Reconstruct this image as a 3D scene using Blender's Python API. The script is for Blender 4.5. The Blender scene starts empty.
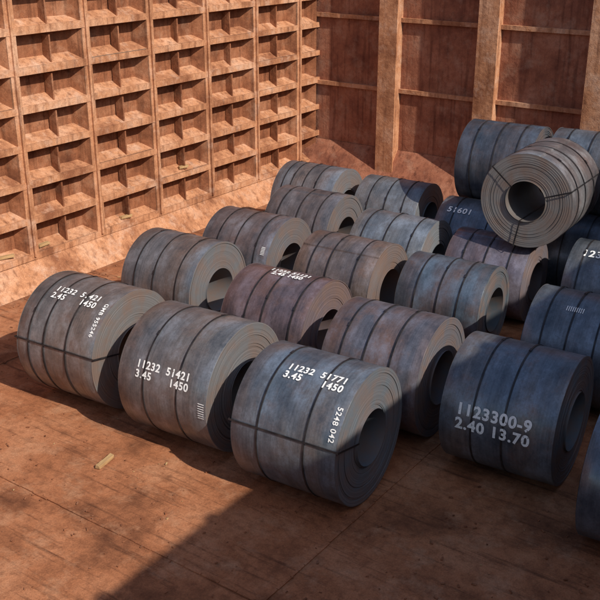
import bpy, math, random
from mathutils import Vector, Matrix
random.seed(7)
sc=bpy.context.scene
sc.view_settings.view_transform='Standard'; sc.view_settings.look='None'; sc.view_settings.exposure=0

class NT:
    def __init__(s,name):
        s.m=bpy.data.materials.new(name); s.m.use_nodes=True
        s.t=s.m.node_tree; s.t.nodes.clear()
        s.out=s.t.nodes.new('ShaderNodeOutputMaterial')
        s.b=s.t.nodes.new('ShaderNodeBsdfPrincipled')
        s.t.links.new(s.b.outputs[0],s.out.inputs[0])
    def n(s,ty,**k):
        x=s.t.nodes.new(ty)
        for a,b in k.items(): setattr(x,a,b)
        return x
    def l(s,a,b): s.t.links.new(a,b)
    def coord(s,scale=(1,1,1),loc=(0,0,0),rot=(0,0,0),out='Object'):
        tc=s.n('ShaderNodeTexCoord'); mp=s.n('ShaderNodeMapping')
        mp.inputs['Scale'].default_value=scale; mp.inputs['Location'].default_value=loc; mp.inputs['Rotation'].default_value=rot
        s.l(tc.outputs[out],mp.inputs[0]); return mp.outputs[0]
    def noise(s,vec,scale=1,detail=4,rough=.6,dist=0):
        x=s.n('ShaderNodeTexNoise'); x.inputs['Scale'].default_value=scale
        x.inputs['Detail'].default_value=detail; x.inputs['Roughness'].default_value=rough
        x.inputs['Distortion'].default_value=dist
        s.l(vec,x.inputs['Vector']); return x.outputs['Fac']
    def ramp(s,fac,stops):
        r=s.n('ShaderNodeValToRGB'); e=r.color_ramp.elements
        while len(e)<len(stops): e.new(.5)
        for i,(p,c) in enumerate(stops):
            e[i].position=p
            e[i].color=(c[0],c[1],c[2],1) if isinstance(c,(tuple,list)) else (c,c,c,1)
        s.l(fac,r.inputs[0]); return r.outputs[0]
    def mix(s,fac,a,b,mode='MIX'):
        x=s.n('ShaderNodeMix',data_type='RGBA',blend_type=mode)
        if isinstance(fac,(int,float)): x.inputs[0].default_value=fac
        else: s.l(fac,x.inputs[0])
        for v,i in ((a,6),(b,7)):
            if isinstance(v,(tuple,list)): x.inputs[i].default_value=(v[0],v[1],v[2],1)
            else: s.l(v,x.inputs[i])
        return x.outputs[2]
    def bump(s,h,strength=.3,dist=.01):
        b=s.n('ShaderNodeBump'); b.inputs['Strength'].default_value=strength
        b.inputs['Distance'].default_value=dist
        s.l(h,b.inputs['Height']); s.l(b.outputs[0],s.b.inputs['Normal'])
    def math(s,op,a,b=None):
        x=s.n('ShaderNodeMath',operation=op)
        for i,v in enumerate((a,b)):
            if v is None: continue
            if isinstance(v,(int,float)): x.inputs[i].default_value=v
            else: s.l(v,x.inputs[i])
        return x.outputs[0]

def rust_mat(name,dark,mid,light,scale=1.0,streak=True,dust=(.5,.33,.23),dustamt=.5,floor=False):
    k=NT(name)
    v=k.coord()
    n1=k.noise(v,1.1*scale,5,.65)
    c=k.ramp(n1,[(.32,dark),(.5,mid),(.68,light)])
    n2=k.noise(v,9*scale,3,.7)
    c=k.mix(k.ramp(n2,[(.45,0.0),(.72,.55)]),c,dark)
    if streak:
        vs=k.coord((7,7,.5))
        n3=k.noise(vs,1.3,2,.6)
        c=k.mix(k.ramp(n3,[(.5,0.0),(.75,.65)]),c,(dark[0]*.5,dark[1]*.45,dark[2]*.45))
    if floor:
        vs=k.coord((.35,6,1),(0,0,0),(0,0,.5))
        n3=k.noise(vs,1.6,4,.7)
        c=k.mix(k.ramp(n3,[(.54,0.0),(.70,.7)]),c,(dark[0]*.5,dark[1]*.5,dark[2]*.55))
    n5=k.noise(v,2.7*scale,4,.7)
    c=k.mix(k.ramp(n5,[(.52,0.0),(.72,dustamt)]),c,dust)
    n4=k.noise(v,55,2,.7)
    c=k.mix(.45,c,k.ramp(n4,[(.3,.35),(.7,1.1)]),'MULTIPLY')
    k.l(c,k.b.inputs['Base Color']); k.b.inputs['Roughness'].default_value=.9
    k.b.inputs['Specular IOR Level'].default_value=.2
    k.bump(n2,.6,.02)
    return k.m

M_wall=rust_mat('rusty_wall_steel',(.26,.10,.048),(.54,.255,.13),(.64,.36,.22),dustamt=.5,dust=(.70,.47,.34))
M_panel_shaded=rust_mat('rusty_panel_steel_shaded',(.13,.045,.022),(.30,.115,.054),(.40,.18,.095),dustamt=.35,dust=(.5,.29,.18))  # darker copy of the wall rust, with recess shade put into its colour
M_far=rust_mat('rusty_bulkhead_steel',(.18,.062,.038),(.36,.14,.078),(.45,.21,.13),dustamt=.35)
M_floor=rust_mat('rusty_floor_steel',(.15,.055,.026),(.40,.155,.07),(.50,.22,.11),.8,False,(.54,.29,.165),.55,True)

def wood_mat():
    k=NT('raw_wood'); v=k.coord((1,14,14))
    n=k.noise(v,3,3,.6)
    k.l(k.ramp(n,[(.3,(.30,.17,.07)),(.7,(.55,.36,.17))]),k.b.inputs['Base Color'])
    k.b.inputs['Roughness'].default_value=.85; return k.m
M_wood=wood_mat()

def strap_mat():
    k=NT('steel_strap'); v=k.coord()
    n=k.noise(v,8,2)
    k.l(k.ramp(n,[(.3,(.012,.013,.017)),(.7,(.05,.043,.043))]),k.b.inputs['Base Color'])
    k.b.inputs['Roughness'].default_value=.45; k.b.inputs['Metallic'].default_value=.4
    return k.m
M_strap=strap_mat()

def paint_mat():
    k=NT('white_marking_paint'); v=k.coord((1,1,1),(5.3,2.1,7.7))
    n=k.noise(v,34,3,.7)
    k.b.inputs['Base Color'].default_value=(.84,.84,.82,1); k.b.inputs['Roughness'].default_value=.7
    tr=k.n('ShaderNodeBsdfTransparent'); mx=k.n('ShaderNodeMixShader')
    k.l(k.ramp(n,[(.30,0.0),(.42,.98)]),mx.inputs[0]); k.l(tr.outputs[0],mx.inputs[1]); k.l(k.b.outputs[0],mx.inputs[2])
    k.l(mx.outputs[0],k.out.inputs[0]); return k.m
M_paint=paint_mat()

def coil_mat(i,a,b,rust=.3):
    k=NT('hot_rolled_steel_%02d'%i)
    off=(i*3.7,i*1.9,i*2.3)
    nb=k.noise(k.coord((1,.22,.22),off),2.6,2,.5)
    c=k.mix(k.ramp(nb,[(.38,0.0),(.62,1.0)]),a,b)
    nf=k.noise(k.coord((26,.7,.7),off),1.5,3,.65)
    c=k.mix(.6,c,k.ramp(nf,[(.25,.5),(.75,1.35)]),'MULTIPLY')
    v=k.coord((1,1,1),off)
    n2=k.noise(v,2.4,5,.7)
    c=k.mix(k.ramp(n2,[(.52,0.0),(.66,rust)]),c,(.23,.115,.075))
    n6=k.noise(k.coord((1.2,.8,.8),(off[1],off[0],4.0)),2.3,5,.72)
    c=k.mix(k.ramp(n6,[(.50,0.0),(.68,.6)]),c,(min(.55,a[0]*2.2),min(.55,a[1]*2.2),min(.55,a[2]*2.2)))
    c=k.mix(k.ramp(n6,[(.32,.7),(.48,0.0)]),c,(a[0]*.30,a[1]*.34,a[2]*.38))
    n4=k.noise(v,45,2,.75)
    c=k.mix(.4,c,k.ramp(n4,[(.3,.6),(.7,1.2)]),'MULTIPLY')
    k.l(c,k.b.inputs['Base Color'])
    k.b.inputs['Metallic'].default_value=.45
    k.b.inputs['Specular IOR Level'].default_value=.6
    k.l(k.ramp(n2,[(.3,.25),(.7,.50)]),k.b.inputs['Roughness'])
    k.bump(nb,.6,.03)
    return k.m
def edge_mat(i,a,rust):
    k=NT('coil_edge_wraps_%02d'%i)
    tc=k.n('ShaderNodeTexCoord'); sx=k.n('ShaderNodeSeparateXYZ'); k.l(tc.outputs['Object'],sx.inputs[0])
    r=k.math('SQRT',k.math('ADD',k.math('POWER',sx.outputs[1],2.0),k.math('POWER',sx.outputs[2],2.0)))
    cx=k.n('ShaderNodeCombineXYZ'); k.l(r,cx.inputs[0]); cx.inputs[1].default_value=i*1.3
    nr=k.noise(cx.outputs[0],60,3,.8)
    v=k.coord((1,1,1),(i,0,0)); n2=k.noise(v,3,4,.65)
    a2=(a[0]*1.1,a[1]*1.03,a[2]*.95)
    c=k.mix(k.ramp(n2,[(.4,0.0),(.62,min(1,rust+.3))]),a2,(.23,.14,.10))
    c=k.mix(.8,c,k.ramp(nr,[(.34,.36),(.5,.85),(.66,1.15)]),'MULTIPLY')
    k.l(c,k.b.inputs['Base Color']); k.b.inputs['Roughness'].default_value=.6
    k.b.inputs['Metallic'].default_value=.2
    return k.m

class MB:
    def __init__(s): s.v=[];s.f=[];s.mi=[];s.sm=[]
    def add(s,vs,fs,mi=0,smooth=False):
        o=len(s.v); s.v+=[tuple(p) for p in vs]
        for f in fs: s.f.append([o+i for i in f]); s.mi.append(mi); s.sm.append(smooth)
    def box(s,c,d,mi=0,M=None):
        vs=[Vector((c[0]+sx*d[0]/2,c[1]+sy*d[1]/2,c[2]+sz*d[2]/2)) for sx in(-1,1) for sy in(-1,1) for sz in(-1,1)]
        if M: vs=[M@p for p in vs]
        s.add(vs,[(0,1,3,2),(4,6,7,5),(0,4,5,1),(2,3,7,6),(0,2,6,4),(1,5,7,3)],mi)
    def obj(s,name,mats):
        me=bpy.data.meshes.new(name); me.from_pydata(s.v,[],s.f)
        for m in mats: me.materials.append(m)
        me.polygons.foreach_set('material_index',s.mi); me.polygons.foreach_set('use_smooth',s.sm)
        me.update()
        o=bpy.data.objects.new(name,me); sc.collection.objects.link(o); return o

def text_mesh(body,size,bold=.0):
    cu=bpy.data.curves.new('t','FONT'); cu.body=body; cu.size=size; cu.align_x='CENTER'; cu.align_y='CENTER'
    cu.offset=bold; cu.space_line=.95; cu.space_character=1.12
    o=bpy.data.objects.new('t',cu); sc.collection.objects.link(o)
    dg=bpy.context.evaluated_depsgraph_get(); me=o.evaluated_get(dg).to_mesh()
    vs=[(v.co.x,v.co.y) for v in me.vertices]; fs=[tuple(p.vertices) for p in me.polygons]
    o.evaluated_get(dg).to_mesh_clear(); bpy.data.objects.remove(o); bpy.data.curves.remove(cu)
    return vs,fs

L=1.45
def make_coil(i,x,y,R,z=None,rz=3.5,a=(.15,.16,.175),b=(.17,.13,.13),rust=.3,marks=(),straps=(-.42,0,.42),eye=(),Lc=L,rin=.37):
    a=(a[0]*.72,a[1]*.78,a[2]*.85); b=(b[0]*.76,b[1]*.78,b[2]*.80)
    m=MB(); N=128; h=Lc/2
    rnd=random.Random(i*17+3)
    def P(xx,r,th):
        return (xx,-r*math.cos(th),r*math.sin(th))
    seam=math.radians(rnd.uniform(60,330))
    xs=[-h,-h+.006,-h*.6,-h*.2,h*.2,h*.6,h-.006,h]
    vs=[];
    for j,xx in enumerate(xs):
        for q in range(N+1):
            th=seam+2*math.pi*q/N*.99999
            r=R-.010*q/N
            if j in(0,len(xs)-1): r-=.004
            r+=.003*math.sin(3*th+i)*math.sin(xx*3+i)
            vs.append(P(xx,r,th))
    fs=[]
    for j in range(len(xs)-1):
        for q in range(N):
            p=j*(N+1)+q; fs.append((p,p+1,p+N+2,p+N+1))
        fs.append((j*(N+1)+N,j*(N+1),(j+1)*(N+1),(j+1)*(N+1)+N))
    m.add(vs,fs,0,True)
    K=26
    for sgn in(-1,1):
        prof=[(R-.004,-.001),(R-.015,0.0)]
        tel=rnd.uniform(-.01,.02)
        for q in range(K):
            t0=q/K; t1=(q+1)/K
            r0=R-.015+(rin-R+.015)*t0; r1=R-.015+(rin-R+.015)*t1
            d=rnd.uniform(-.002,.002)+tel*t1*t1 - (.012 if rnd.random()<.07 else 0)
            prof+= [(r0-.0005,d),(r1+.0005,d)]
        vs=[];n2=96
        for (r,d) in prof:
            for q in range(n2): vs.append(P(sgn*(h+d),r,2*math.pi*q/n2))
        fs=[]
        for j in range(len(prof)-1):
            for q in range(n2):
                p=j*n2+q;p2=j*n2+(q+1)%n2
                fs.append((p,p2,p2+n2,p+n2))
        m.add(vs,fs,1,False)
    vs=[];n2=96
    for xx in(-h-.025,-h*.3,h*.3,h+.025):
        for q in range(n2): vs.append(P(xx,rin,2*math.pi*q/n2))
    fs=[(j*n2+q,j*n2+(q+1)%n2,(j+1)*n2+(q+1)%n2,(j+1)*n2+q) for j in range(3) for q in range(n2)]
    m.add(vs,fs,1,True)
    w=.012
    for s in straps:
        sk=rnd.uniform(-.015,.015)
        vs=[]
        for q in range(N):
            th=2*math.pi*q/N; xo=s+sk*math.sin(th)
            for (dx,dr) in((-w,.001),(-w,.006),(w,.006),(w,.001)): vs.append(P(xo+dx,R+dr,th))
        fs=[]
        for q in range(N):
            for e in range(3):
                p=q*4+e;p2=((q+1)%N)*4+e
                fs.append((p,p+1,p2+1,p2))
        m.add(vs,fs,2,False)
        th=math.radians(rnd.uniform(20,110))
        Mx=Matrix.Translation(P(s+sk*math.sin(th),R+.008,th))@Matrix.Rotation(-(th-math.pi/2),4,'X')
        m.box((0,0,0),(.034,.07,.009),2,Mx)
    for e in eye:
        th=math.radians(e)
        rad=Vector(P(0,1,th)); tan=Vector((0,math.sin(th),math.cos(th)))
        for (x0,x1,r0,r1) in((-h-.036,h+.036,R+.007,R+.010),(-h-.036,h+.036,rin-.008,rin-.005),(h+.033,h+.036,rin-.008,R+.010),(-h-.036,-h-.033,rin-.008,R+.010)):
            vs=[]
            for xx in(x0,x1):
                for rr in(r0,r1):
                    for tt in(-w,w): vs.append(Vector((xx,0,0))+rad*rr+tan*tt)
            m.add(vs,[(0,1,3,2),(4,6,7,5),(0,4,5,1),(2,3,7,6),(0,2,6,4),(1,5,7,3)],2)
    for mk in marks:
        body,size,ax,thd,vert=mk[:5]; bold=mk[5] if len(mk)>5 else .002
        tv,tf=text_mesh(body,size,bold)
        th0=math.radians(thd); vs=[]
        for (u,v) in tv:
            if vert: u,v=v,-u
            vs.append(P(ax+u,R+.0085,th0+v/R))
        m.add(vs,tf,3)
    o=m.obj('steel_coil',[coil_mat(i,a,b,rust),edge_mat(i,a,rust),M_strap,M_paint])
    o.location=(x,y,R if z is None else z)
    o.rotation_euler=(0,0,math.radians(rz))
    return o

BL=(.18,.195,.215)
coils=[
 dict(x=-9.88,y=8.75,R=.885,a=(.235,.22,.215),b=(.26,.215,.195),rust=.35,straps=(-.5,-.2,.22),eye=(12,),
   marks=[("11232  51421\n2.45      1450",.135,.05,64,0,.003),("GMB 955246",.09,.63,48,1)]),
 dict(x=-7.83,y=8.74,R=.885,a=(.22,.215,.22),b=(.25,.22,.205),rust=.25,straps=(-.3,.25),eye=(),
   marks=[("11232  51421\n3.45      1450",.14,.0,22,0,.004),("|||||||",.1,.66,2,1)]),
 dict(x=-5.83,y=8.62,R=.866,a=(.18,.205,.235),b=(.225,.21,.21),rust=.2,straps=(-.35,.3),eye=(14,),rin=.36,
   marks=[("11232  51771\n3.45      1450",.13,.16,66,0,.004),("5248 042",.1,.64,34,1)]),
 dict(x=-10.51,y=11.39,R=.821,a=(.21,.21,.22),b=(.24,.20,.185),rust=.25,straps=(-.45,-.05,.42)),
 dict(x=-8.02,y=10.98,R=.814,a=(.20,.15,.16),b=(.245,.15,.14),rust=.3,straps=(-.3,.0,.5),
   marks=[("11232 51121\n2.45 1450",.12,.05,88,0,.005)]),
 dict(x=-5.9,y=10.58,R=.84,a=(.185,.175,.195),b=(.235,.165,.155),rust=.4,straps=(-.45,-.1,.3),eye=(),rin=.38),
 dict(x=-3.99,y=10.46,R=.837,a=(.17,.19,.215),b=(.23,.205,.20),rust=.35,straps=(-.3,.1),rin=.38,
   marks=[("1123300-9\n2.40 13.70",.20,-.03,8,0,.007)]),
 dict(x=-10.29,y=13.14,R=.826,a=(.195,.185,.195),b=(.22,.165,.16),rust=.25,straps=(-.4,0,.45),marks=[("||||||",.08,.62,30,1)]),
 dict(x=-8.19,y=13.07,R=.796,a=(.23,.185,.175),b=(.25,.185,.155),rust=.4,straps=(-.45,-.1,.4)),
 dict(x=-6.45,y=13.48,R=.72,a=(.13,.16,.19),b=(.20,.155,.155),rust=.3,straps=(-.4,.0,.35)),
 dict(x=-3.92,y=12.72,R=.82,a=BL,b=(.185,.195,.21),rust=.15,straps=(-.45,-.1,.3),marks=[("|||||||||",.09,-.1,62,0)]),
 dict(x=-10.39,y=15.13,R=.80,a=(.195,.18,.185),b=(.22,.18,.175),rust=.25,straps=(-.45,0,.42)),
 dict(x=-8.15,y=14.69,R=.80,a=(.24,.255,.275),b=(.27,.265,.26),rust=.15,straps=(-.5,-.05,.45)),
 dict(x=-6.4,y=15.05,R=.733,a=(.23,.195,.215),b=(.22,.165,.18),rust=.25,straps=(-.4,.0,.42),rin=.34),
 dict(x=-11.4,y=16.75,R=.82,a=(.22,.225,.24),b=(.255,.22,.215),rust=.2,straps=(-.5,-.3,0,.3)),
 dict(x=-9.6,y=17.14,R=.756,a=(.22,.24,.26),b=(.26,.255,.26),rust=.15,straps=(-.4,0,.4)),
 dict(x=-7.3,y=16.35,R=.8,a=(.17,.19,.215),b=(.19,.18,.19),rust=.15,straps=(-.4,.3),marks=[("51601\n",.18,-.3,52,0,.004)]),
 dict(x=-4.3,y=15.25,R=.8,a=BL,b=(.19,.195,.21),rust=.2,straps=(-.5,0,.4),marks=[("123360",.2,-.2,62,0,.005)]),
 dict(x=-5.8,y=15.33,R=.8,z=2.28,rz=92,a=(.29,.27,.26),b=(.25,.20,.195),rust=.3,straps=(-.45,-.1,.35),eye=(20,140,260),rin=.345),
 dict(x=-7.3,y=17.22,R=.8,z=2.16,a=(.10,.115,.14),b=(.125,.12,.135),rust=.15),
 dict(x=-5.6,y=17.4,R=.8,z=2.17,a=(.16,.175,.195),b=(.18,.165,.165),rust=.15),
 dict(x=-5.6,y=16.62,R=.8,a=(.13,.14,.16),b=(.15,.13,.14)),
 dict(x=-7.3,y=18.1,R=.8,a=(.13,.14,.16),b=(.15,.13,.14)),
 dict(x=-5.6,y=18.25,R=.8,a=(.13,.14,.16),b=(.15,.13,.14)),
 dict(x=-3.9,y=17.0,R=.8,a=(.13,.14,.16),b=(.15,.13,.14)),
 dict(x=-3.9,y=16.3,R=.8,z=2.22,a=(.12,.14,.16),b=(.15,.13,.14)),
 dict(x=-1.95,y=9.75,R=.83,a=(.14,.16,.19),b=(.18,.165,.17)),
 dict(x=-2.2,y=12.6,R=.82,a=BL,b=(.12,.13,.15)),
 dict(x=-2.5,y=15.0,R=.8,a=BL,b=(.12,.13,.15)),
]
for i,c in enumerate(coils): make_coil(i,**c)

XW=-14.3; YF=21.0; XR=3.0
m=MB()
nx,ny=60,60
vs=[];
for a in range(nx+1):
    for b in range(ny+1):
        xx=XW-.3+(14-XW)*a/nx; yy=-12+(YF+12.3)*b/ny
        vs.append((xx,yy,-.006+.005*math.sin(xx*2.1+yy)*math.sin(yy*1.7)))
fs=[(a*(ny+1)+b,(a+1)*(ny+1)+b,(a+1)*(ny+1)+b+1,a*(ny+1)+b+1) for a in range(nx) for b in range(ny)]
m.add(vs,fs,0,True)
for yy in(6.35,13.9): 
    for q in range(70): m.box((XW+.6+q*.25,yy+random.uniform(-.006,.006),.004),(.24,.03,.012),0)
for xx in(-11.9,-5.0):
    for q in range(100): m.box((xx+random.uniform(-.006,.006),-4+q*.25,.005),(.03,.24,.012),0)
m.obj('hold_floor',[M_floor])

ZT=8.05; ZR=7.72
def side_wall():
    m=MB()
    pitch=1.77; Y0=11.25-pitch*12; rows=8; rp=.70; z0=.54
    dep=.24; rw=.20; rh=.13
    y1=YF
    m.add([(XW+.42,Y0,0),(XW+.42,y1,0),(XW,y1,z0-rh/2),(XW,Y0,z0-rh/2)],[(0,1,2,3)],0)
    ncol=int((y1-Y0)/pitch)+1
    for c in range(ncol):
        ya=Y0+c*pitch; yb=min(ya+pitch,y1)
        for r in range(rows):
            za=z0+r*rp; zb=za+rp
            o=[(ya+rw/2,za+rh/2),(yb-rw/2,za+rh/2),(yb-rw/2,zb-rh/2),(ya+rw/2,zb-rh/2)]
            jj=[random.uniform(-.03,.03) for _ in range(4)]
            inn=[(ya+rw/2+.15+jj[0],za+rh/2+.13),(yb-rw/2-.15,za+rh/2+.13+jj[1]),(yb-rw/2-.15+jj[2],zb-rh/2-.05),(ya+rw/2+.15,zb-rh/2-.05)]
            j=random.uniform(-.04,.04)
            A=[(XW,p[0],p[1]) for p in o]; B=[(XW-dep+j,p[0],p[1]) for p in inn]
            m.add(A+B,[(0,1,5,4)],0)  # bottom slope keeps the lighter rust, so it looks sunlit
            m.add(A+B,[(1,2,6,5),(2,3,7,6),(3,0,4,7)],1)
            m.add(B,[(0,1,2,3)],1)  # recess sides and back: shade painted in by the darker rust
    for c in range(ncol+1):
        yy=Y0+c*pitch
        if yy>y1: continue
        for r in range(rows):
            m.box((XW+random.uniform(-.004,.004),yy+random.uniform(-.012,.012),z0+(r+.5)*rp),(.05+random.uniform(0,.01),rw+random.uniform(-.02,.02),rp-rh+.02),0)
        m.box((XW+.05,yy,z0+rows*rp/2),(.05,rw*.22,rows*rp),0)
    for r in range(rows+1):
        for c in range(ncol):
            ya=Y0+c*pitch; yb=min(ya+pitch,y1)
            m.box((XW+.003+random.uniform(-.006,.006),(ya+yb)/2,z0+r*rp+random.uniform(-.008,.008)),(.066,yb-ya,rh+random.uniform(-.012,.012)),0)
    for c in range(ncol):
        for r in range(rows):
            ya=Y0+(c+.5)*pitch+random.uniform(-.03,.03); za=z0+r*rp
            if ya>y1-.5: continue
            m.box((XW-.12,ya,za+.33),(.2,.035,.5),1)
    zt=z0+rows*rp+rh/2
    m.box((XW-.05,(Y0+y1)/2,(zt+ZT)/2),(.1,y1-Y0,ZT-zt),0)
    m.box((XW+.1,(Y0+y1)/2,ZT+.03),(.5,y1-Y0,.06),0)
    return m.obj('unseen_hold_wall',[M_wall,M_panel_shaded])
side_wall()

def unseen_right_wall():  # unseen hold wall, added and its height tuned to shade the right-hand coils
    m=MB()
    m.box((XR+.1,4.5,ZR/2),(.2,33,ZR),0)
    y=-11
    while y<YF:
        m.box((XR-.1,y,ZR/2),(.2,.16,ZR-.2),0); y+=1.77
    for z in(1.5,3.2,4.9,6.6): m.box((XR-.06,4.5,z),(.12,33,.1),0)
    m.obj('unseen_hold_wall',[M_wall])
unseen_right_wall()

def far_wall():
    m=MB(); x0=XW-.3; x1=XR
    m.box(((x0+x1)/2,YF+.1,ZT/2),(x1-x0,.2,ZT),0)
    m.add([(x0,YF-.9,0),(x1,YF-.9,0),(x1,YF-.02,1.1),(x0,YF-.02,1.1)],[(0,1,2,3)],0)
    xx=XW+2.3
    while xx<x1:
        m.box((xx,YF-.19,ZT/2+.1),(.34,.38,ZT-.4),1)
        m.box((xx,YF-.40,ZT/2+.1),(.5,.04,ZT-.4),1); xx+=2.6
    for z in(2.6,4.3,6.0):
        m.box(((x0+x1)/2,YF-.045,z),(x1-x0,.09,.1),1)
    return m.obj('hold_bulkhead',[M_far,M_wall])
far_wall()

def plank(x,y,z,l,w,t,rz,ry=0):
    m=MB(); n=6; vs=[]
    for i in range(n+1):
        u=-l/2+l*i/n; e=random.uniform(-.012,.012) if i in(0,n) else random.uniform(-.003,.003)
        for (a,b) in((-w/2,-t/2),(w/2,-t/2),(w/2,t/2),(-w/2,t/2)): vs.append((u+(random.uniform(-.02,.02) if i in (0,n) else 0),a+e,b))
    fs=[(i*4+k,i*4+(k+1)%4,(i+1)*4+(k+1)%4,(i+1)*4+k) for i in range(n) for k in range(4)]+[(3,2,1,0),(n*4,n*4+1,n*4+2,n*4+3)]
    m.add(vs,fs,0); o=m.obj('wood_plank',[M_wood]); o.location=(x,y,z); o.rotation_euler=(0,math.radians(ry),math.radians(rz)); return o
plank(-8.35,7.35,.03,.32,.07,.04,100)
for c,r,dy in((-1,0,.75),(0,0,-.1),(1,0,.4),(-1,1,.4),(2,1,.5)):
    plank(XW-.06,11.25+1.77*c+dy+.4,.54+.7*r+.15,random.uniform(.2,.35),.08,.05,random.uniform(60,120),0)

def debris():
    m=MB()
    for k in range(1200):
        x=random.uniform(-13.8,-2); y=random.uniform(4.5,10) if k%2 else random.uniform(10,20.)
        if k%2==0: x=random.uniform(-13.9,-11.6)
        s=random.uniform(.004,.022)
        Mx=Matrix.Translation((x,y,s*.35))@Matrix.Rotation(random.uniform(0,6),4,'Z')@Matrix.Rotation(random.uniform(-.3,.3),4,'X')
        m.box((0,0,0),(s*random.uniform(1,3),s,s*.6),0 if random.random()<.95 else 1,Mx)
    m.obj('rust_debris',[M_panel_shaded,M_wood])
debris()

S=Vector((.77,-.19,.63)).normalized()
el=math.asin(S.z); az=math.atan2(S.x,S.y)
w=bpy.data.worlds.new('World'); sc.world=w; w.use_nodes=True
nt=w.node_tree; bg=nt.nodes['Background']; sky=nt.nodes.new('ShaderNodeTexSky')
sky.sky_type='NISHITA'; sky.sun_disc=False; sky.sun_elevation=el; sky.sun_rotation=az
nt.links.new(sky.outputs[0],bg.inputs[0]); bg.inputs[1].default_value=.15
sl=bpy.data.lights.new('sun','SUN'); sl.energy=5; sl.angle=math.radians(.5); sl.color=(1,.93,.83)
so=bpy.data.objects.new('sun',sl); sc.collection.objects.link(so)
so.rotation_euler=S.to_track_quat('Z','Y').to_euler()

cd=bpy.data.cameras.new('camera'); cam=bpy.data.objects.new('camera',cd); sc.collection.objects.link(cam)
cam.location=(0,0,6.72); cam.rotation_euler=(math.radians(90-22.13),0,math.radians(35.34))
cd.sensor_width=36; cd.lens=954.1/600*36; cd.clip_end=500
sc.camera=cam
